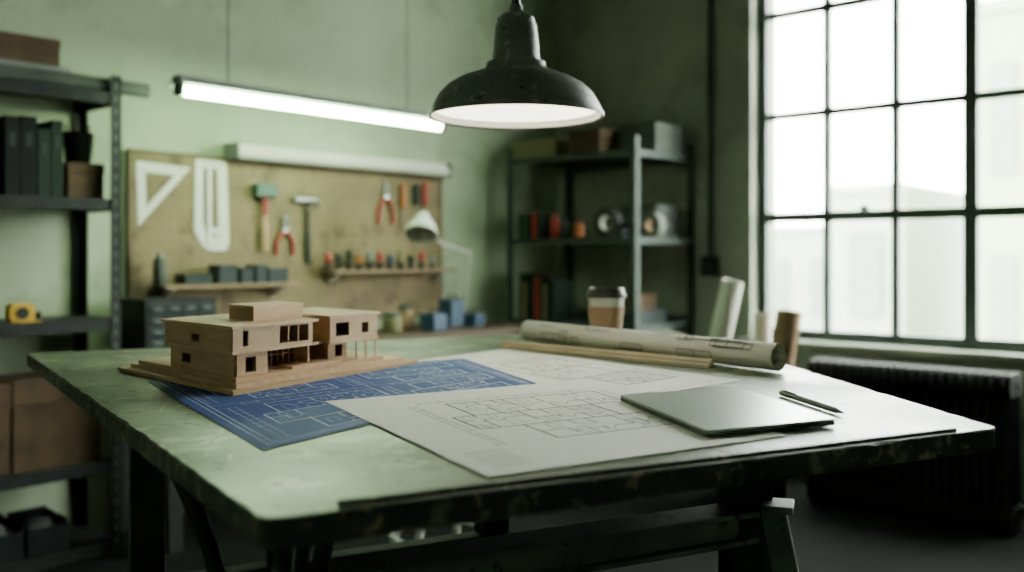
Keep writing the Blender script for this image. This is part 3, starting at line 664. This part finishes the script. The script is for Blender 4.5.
# ---------------- rack by window wall
rx0,rx1=4.21,4.80; ry0,ry1=2.88,3.80; rt=1.79
def L_post(g,x,y,sx,sy,z0,z1,w=.04,t=.004):
    g.box(min(x,x+sx*w),max(x,x+sx*w),min(y,y+sy*t),max(y,y+sy*t),z0,z1); g.box(min(x,x+sx*t),max(x,x+sx*t),min(y,y+sy*w),max(y,y+sy*w),z0,z1)
e=empty('shelving_unit',((rx0+rx1)/2,(ry0+ry1)/2,0),'green-grey steel shelving rack stacked with boxes and tools','shelf')
for (x,y,sx,sy) in ((rx0,ry0,1,1),(rx1,ry0,-1,1),(rx0,ry1,1,-1),(rx1,ry1,-1,-1)):
    g=G(); L_post(g,x,y,sx,sy,0,rt); g.obj('post',m_rack,e)
rs=[1.72,1.245,.77,.25]
for z in rs:
    g=G(); g.box(rx0+.005,rx1-.005,ry0+.005,ry1-.005,z-.006,z); g.box(rx0+.005,rx0+.009,ry0+.005,ry1-.005,z-.035,z-.006); g.box(rx1-.009,rx1-.005,ry0+.005,ry1-.005,z-.035,z-.006); g.box(rx0+.009,rx1-.009,ry0+.005,ry0+.009,z-.035,z-.006); g.obj('shelf_panel',m_rack,e)
def bx(name,label,cat,x0,x1,y0,y1,z0,h,m,lid=True,group=None,tape=None):
    e=empty(name,((x0+x1)/2,(y0+y1)/2,z0),label,cat,group)
    g=G(); hh=h*.72 if lid else h
    g.box(x0,x1,y0,y1,z0,z0+hh); g.obj('box_body',m,e,bevel=.003)
    if lid: g=G(); g.box(x0-.003,x1+.003,y0-.003,y1+.003,z0+hh,z0+h); g.obj('box_lid',tape or m,e,bevel=.003)
    return e
def ry(u): return on_x(u,255,rx0+.1).y
bx('storage_box','olive cardboard box on top of the steel rack','box',rx0+.06,rx0+.40,ry(560),ry(513),rs[0],.11,m_olive)
bx('storage_box','brown cardboard box on top of the steel rack','box',rx0+.08,rx0+.34,ry(602),ry(571),rs[0],.14,m_card)
bx('storage_box','grey lidded box on top of the steel rack','box',rx0+.24,rx0+.52,ry0+.03,ry0+.28,rs[0],.17,m_dgrey)
def book(x0,x1,y0,y1,z0,h,m,label,group):
    e=empty('book',((x0+x1)/2,(y0+y1)/2,z0),label,'book',group)
    g=G(); g.box(x0,x1,y0,y0+.002,z0,z0+h); g.box(x0,x1,y1-.002,y1,z0,z0+h); g.box(x0,x0+.002,y0+.002,y1-.002,z0,z0+h); g.obj('book_cover',m,e)
    g=G(); g.box(x0+.003,x1-.003,y0+.0025,y1-.0025,z0+.003,z0+h-.004); g.obj('pages',m_offw,e)
yy=ry1-.06
for i,(m,nm) in enumerate(((m_bind,'black'),(m_green,'green'),(m_bind,'black'),(m_red,'red'),(m_bindg,'dark green'))):
    w_=.025+.012*random.random(); book(rx0+.04,rx0+.2,yy-w_,yy,rs[1],.14+.03*random.random(),m,nm+' spined book standing on the rack shelf','books on the middle rack shelf'); yy-=w_+.003
bottle(rx0+.12,ry(553),rs[1],.17,.026,m_red,m_black,'bottle','small red bottle with black cap on the rack shelf','bottle')
jar(rx0+.10,ry(564),rs[1],.10,.028,m_teal,m_black,'dark jar with black lid on the rack shelf')
bottle(rx0+.14,ry(575),rs[1],.12,.03,m_orange,m_black,'bottle','squat orange bottle on the rack shelf','bottle')
jar(rx0+.30,ry(585),rs[1],.17,.04,m_bindg,m_dgrey,'tall dark green canister on the rack shelf')
def tape(x,y,z,r,w,label,m1,m2):
    e=empty('tape_roll',(x,y,z),label,'tape roll')
    c=Vector((x,y,z+r)); n=28
    def R(f,dx): return [c+Vector((dx,r*f*math.cos(t),r*f*math.sin(t))) for t in [2*math.pi*j/n for j in range(n)]]
    g=G(); g.ring(R(1,-w/2),R(.55,-w/2),(w,0,0)); g.obj('tape',m1,e,smooth=40)
    g=G(); g.ring(R(.55,-w/2-.001),R(.48,-w/2-.001),(w+.002,0,0)); g.obj('tape_core',m2,e,smooth=40)
tape(rx0+.12,ry(606),rs[1],.085,.05,'large black tape roll with pale core standing on the shelf',m_black,m_offw)
tape(rx0+.2,ry(650)+.05,rs[1],.07,.06,'pale grey tape roll on the rack shelf',m_grey,m_kraft)
bx('storage_box','grey card box behind the tape rolls','box',rx0+.3,rx0+.52,ry0+.06,ry0+.3,rs[1],.19,m_dgrey)
bx('storage_box','dark plastic box at the end of the shelf','box',rx0+.06,rx0+.16,ry(627),ry(617),rs[1],.05,m_teal)
yy=ry1-.06
for i in range(9):
    m,nm=((m_bindg,'green'),(m_olive,'olive'),(m_bind,'black'),(m_bindg,'green'),(m_red,'red'))[i%5]
    w_=.022+.016*random.random(); book(rx0+.04,rx0+.22,yy-w_,yy,rs[2],.21+.07*random.random(),m,nm+' binder standing on the lower rack shelf','binders on the lower rack shelf'); yy-=w_+.003
bx('storage_box','low dark box on the lower rack shelf','box',rx0+.05,rx0+.4,ry0+.06,ry(600),rs[2],.07,m_teal)
bx('storage_box','dark brown box stacked on the lower rack shelf','box',rx0+.10,rx0+.36,ry0+.10,ry(610),rs[2]+.07,.09,m_card)
bx('storage_box','large dark box on the bottom rack shelf','box',rx0+.05,rx0+.5,ry0+.1,ry1-.15,rs[3],.3,m_bind)

# ---------------- left shelving unit
sx0,sx1,sy0,sy1=.55,1.73,3.57,YB-.01
e=empty('shelving_unit',((sx0+sx1)/2,(sy0+sy1)/2,0),'dark slotted-angle steel shelving unit against the wall','shelf')
for (x,y,a_,b_) in ((sx0,sy0,1,1),(sx1,sy0,-1,1),(sx0,sy1,1,-1),(sx1,sy1,-1,-1)):
    g=G(); L_post(g,x,y,a_,b_,0,1.84,.042)
    for i in range(36):
        z=.04+i*.05
        if b_==1: g.box(x+a_*.022-.005,x+a_*.022+.005,y-.0008,y,z,z+.022,1)
        if a_==-1: g.box(x,x+.0008,y+b_*.022-.005,y+b_*.022+.005,z,z+.022,1)
    g.obj('post',[m_steel,m_dgrey],e)
ss=[1.775,1.365,.905,.36,.05]
for z in ss:
    g=G(); g.box(sx0+.005,sx1-.005,sy0+.005,sy1-.005,z-.006,z); g.box(sx0+.005,sx1-.005,sy0+.005,sy0+.009,z-.045,z-.006); g.box(sx1-.009,sx1-.005,sy0+.009,sy1-.005,z-.045,z-.006); g.box(sx0+.005,sx0+.009,sy0+.009,sy1-.005,z-.045,z-.006); g.obj('shelf_panel',m_steel,e)
def sx(u,Y=3.62): return on_y(u,255,Y).x
bx('storage_box','flat grey box lying on top of the shelving','box',.62,sx(70,3.66),3.66,3.88,ss[0],.085,m_grey)
bx('storage_box','brown cardboard box stacked on a flat box','box',.70,sx(60,3.68),3.68,3.86,ss[0]+.085,.105,m_card)
roll((.62,3.62,ss[0]+.032),(1.86,3.62,ss[0]+.032),.015,.031,3,'paper_roll','long grey paper roll lying on top of the shelving',m_dgrey,False)
for i,(u0,u1,hh) in enumerate(((4,19,.285),(20,36,.29),(37,50,.25),(51,62,.285))):
    xx=sx(u0); w_=sx(u1)-xx
    e=empty('binder',(xx+w_/2,3.72,ss[1]),('black' if i<2 else 'dark green')+' ring binder standing on the shelf','binder','ring binders on the shelf')
    mm=m_bind if i<2 else m_bindg
    g=G(); g.box(xx,xx+w_,3.61,3.615,ss[1],ss[1]+hh); g.box(xx,xx+.004,3.615,3.84,ss[1],ss[1]+hh); g.box(xx+w_-.004,xx+w_,3.615,3.84,ss[1],ss[1]+hh); g.obj('binder_cover',mm,e)
    g=G(); g.box(xx+w_*.3,xx+w_*.7,3.609,3.61,ss[1]+hh*.62,ss[1]+hh*.8); g.obj('spine_label',m_teal,e)
    g=G(); g.box(xx+.005,xx+w_-.005,3.616,3.83,ss[1]+.005,ss[1]+hh-.01); g.obj('pages',m_offw,e)
bx('wooden_box','small plain wooden box on the shelf','box',sx(68),sx(104),3.62,3.78,ss[1],.135,m_card)
px_=(sx(68)+sx(104))/2; pz=ss[1]+.135
e=empty('pen_pot',(px_,3.69,pz),'dark pot filled with pencils standing on a wooden box','pot')
g=G(); g.lathe([(.040,0),(.045,.004),(.058,.12),(.055,.12),(.042,.008),(.0001,.008)],(px_,3.69,pz),28,0,False); g.obj('pot_body',m_bind,e,smooth=40)
for i in range(5):
    t=i*1.3; g=G(); g.tube([(px_+.02*math.cos(t),3.69+.02*math.sin(t),pz+.012),(px_+.045*math.cos(t),3.69+.045*math.sin(t),pz+.15)],.004,6); g.obj('pencil',m_woodd,e)
x=sx(21); z=ss[2]
e=empty('tape_measure',(x,3.63,z),'yellow and black tape measure on the shelf','tape measure')
g=G(); o=rpoly([Vector((x-.045,3.605,z)),Vector((x+.045,3.605,z)),Vector((x+.045,3.605,z+.07)),Vector((x-.045,3.605,z+.07))],.022); g.prism(o,(0,.045,0)); g.obj('case',m_yel,e,bevel=.004)
g=G(); g.tube([(x,3.6045,z+.035),(x,3.600,z+.035)],.022,20); g.obj('case_badge',m_black,e)
g=G(); g.box(x+.045,x+.075,3.618,3.638,z+.001,z+.005); g.obj('tape_end',m_yel,e)
g=G(); g.box(x+.055,x+.085,3.65,3.69,z,z+.035); g.obj('clamp_block',m_bind,label='small dark block beside the tape measure',cat='block',bevel=.004)
cz=ss[3]
for (u0,u1,hh) in ((-14,9,.33),(12,100,.335)):
    c0,c1=sx(u0),sx(u1)
    bx('storage_box','dark brown cardboard box with lid on the lower shelf','box',c0,c1,3.61,3.86,cz,hh,m_card)
for i,(u0,u1) in enumerate(((-20,22),(26,66))):
    x0,x1=sx(u0),sx(u1); z=ss[4]
    e=empty('storage_bin',((x0+x1)/2,3.7,z),'dark plastic bin holding pale rags','bin','plastic bins on the bottom shelf')
    g=G(); g.box(x0,x1,3.60,3.80,z,z+.006); g.box(x0,x1,3.60,3.606,z+.006,z+.10); g.box(x0,x1,3.794,3.80,z+.006,z+.13); g.box(x0,x0+.006,3.606,3.794,z+.006,z+.12); g.box(x1-.006,x1,3.606,3.794,z+.006,z+.12); g.obj('bin_body',m_bin,e)
    g=G(); g.sphere(((x0+x1)/2,3.7,z+.06),.085,14,0,.7); g.obj('rag',m_dgrey,e,smooth=180)

# ---------------- radiator
fx0,fx1=4.22,4.40; y1r=1.93;y0r=1.05; nf=22; zt=.66
e=empty('radiator',((fx0+fx1)/2,(y0r+y1r)/2,0),'black cast-iron column radiator standing under the window','radiator')
pit_=(y1r-y0r)/nf; first=None
for i in range(nf):
    y=y0r+pit_*(i+.5)
    if first is None:
        g=G()
        xs_=[fx0+.028,(fx0+fx1)/2,fx1-.028]
        for xc in xs_: g.tube([(xc,y,.08),(xc,y,zt-.05)],.013,10)
        for zc in (.06,zt-.05):
            o=rpoly([Vector((fx0,y-.013,zc-.045)),Vector((fx1,y-.013,zc-.045)),Vector((fx1,y-.013,zc+.05)),Vector((fx0,y-.013,zc+.05))],.035); g.prism(o,(0,.026,0))
        g.tube([(fx0+.09,y-pit_/2,.08),(fx0+.09,y+pit_/2,.08)],.022,12); g.tube([(fx0+.09,y-pit_/2,zt-.05),(fx0+.09,y+pit_/2,zt-.05)],.022,12)
        first=g.obj('radiator_column',m_rad,e,smooth=35)
    else:
        c=first.copy(); COL.objects.link(c); c.parent=e; c.location=first.location+Vector((0,pit_*i,0))
for y in (y0r+pit_*.5,y1r-pit_*.5):
    for x in (fx0+.03,fx1-.03):
        g=G(); g.tube([(x,y,0),(x,y,.04)],[.018,.013],10); g.obj('foot',m_rad,e,smooth=40)
g=G(); g.tube([(fx0+.09,y0r,.10),(fx0+.09,y0r-.06,.10),(fx0+.09,y0r-.07,.08),(fx0+.09,y0r-.07,0)],.014,10); g.tube([(fx0+.09,y0r-.07,.13),(fx0+.09,y0r-.07,.17)],.022,12); g.obj('valve',m_rad,e,smooth=40)

# ---------------- plan bin with rolls
bc=on_x(752,300,4.14); bcx,bcy=4.12,bc.y
e=empty('plan_bin',(bcx,bcy,0),'dark metal bin holding rolled plans','bin')
g=G(); g.lathe([(.15,0),(.17,.01),(.19,.60),(.195,.61),(.18,.61),(.16,.02),(.0001,.02)],(bcx,bcy,0),36,0,False); g.obj('bin_body',m_steel,e,smooth=40)
g=G(); g.lathe([(.192,.585),(.203,.587),(.203,.607),(.192,.609)],(bcx,bcy,0),36,0,False); g.obj('bin_rim',m_steel,e,smooth=40)
b1=on_x(719,345,4.10); t1=on_x(733,281,4.10); dv=(t1-b1); s1_=t1-dv*((t1.z-.35)/dv.z)
roll(s1_,t1,.022,.056,5,'rolled_plan','wide white rolled plan leaning in the bin',m_paper,False,ph=2.2)
t2=on_x(763,313,4.16); roll((bcx+.05,bcy-.03,.05),(t2.x,t2.y,t2.z),.016,.046,5,'rolled_plan','short white rolled plan standing in the bin',m_paper,False,ph=2.2)
t3=on_x(789,312,4.06); roll((bcx-.02,bcy-.09,.05),(t3.x,t3.y,t3.z),.050,.058,2.1,'cardboard_tube','brown cardboard postal tube standing in the bin',m_kraft,False,ph=2.2)

# ---------------- stool behind table
sc=W(-.26,3.35,0)
e=empty('stool',sc,'metal workshop stool with pale legs beneath the table','stool')
g=G(); g.lathe([(.0001,.58),(.16,.58),(.165,.59),(.165,.605),(.155,.615),(.0001,.615)],sc,32,0,False); g.obj('seat',m_wood,e,smooth=40)
for k_ in range(4):
    t=.4+k_*math.pi/2; g=G(); g.tube([sc+Vector((.10*math.cos(t),.10*math.sin(t),.58)),sc+Vector((.19*math.cos(t),.19*math.sin(t),0))],.013,10); g.obj('leg',m_offw,e,smooth=40)
g=G(); c=[sc+Vector((.165*math.cos(t),.165*math.sin(t),.17)) for t in [2*math.pi*j/28 for j in range(29)]]; g.tube(c,.008,8); g.obj('foot_ring',m_offw,e,smooth=40)

# ---------------- light
w=bpy.data.worlds.new('World'); scene.world=w; w.use_nodes=True; nt=w.node_tree
bg=nt.nodes['Background']; bg.inputs[0].default_value=(0.93,1.0,0.90,1); bg.inputs[1].default_value=38.0
# ---------------- camera
cd=bpy.data.cameras.new('camera'); cd.lens=36*F/1024; cd.sensor_width=36; cd.shift_y=-(286-HZ)/1024
cd.dof.use_dof=True; cd.dof.focus_distance=1.62; cd.dof.aperture_fstop=1.9; cd.clip_start=.02; cd.clip_end=300
co=bpy.data.objects.new('camera',cd); COL.objects.link(co); co.location=(0,0,H)
co.rotation_euler=(math.pi/2,0,math.atan2(S_,C_)-math.pi/2)
scene.camera=co
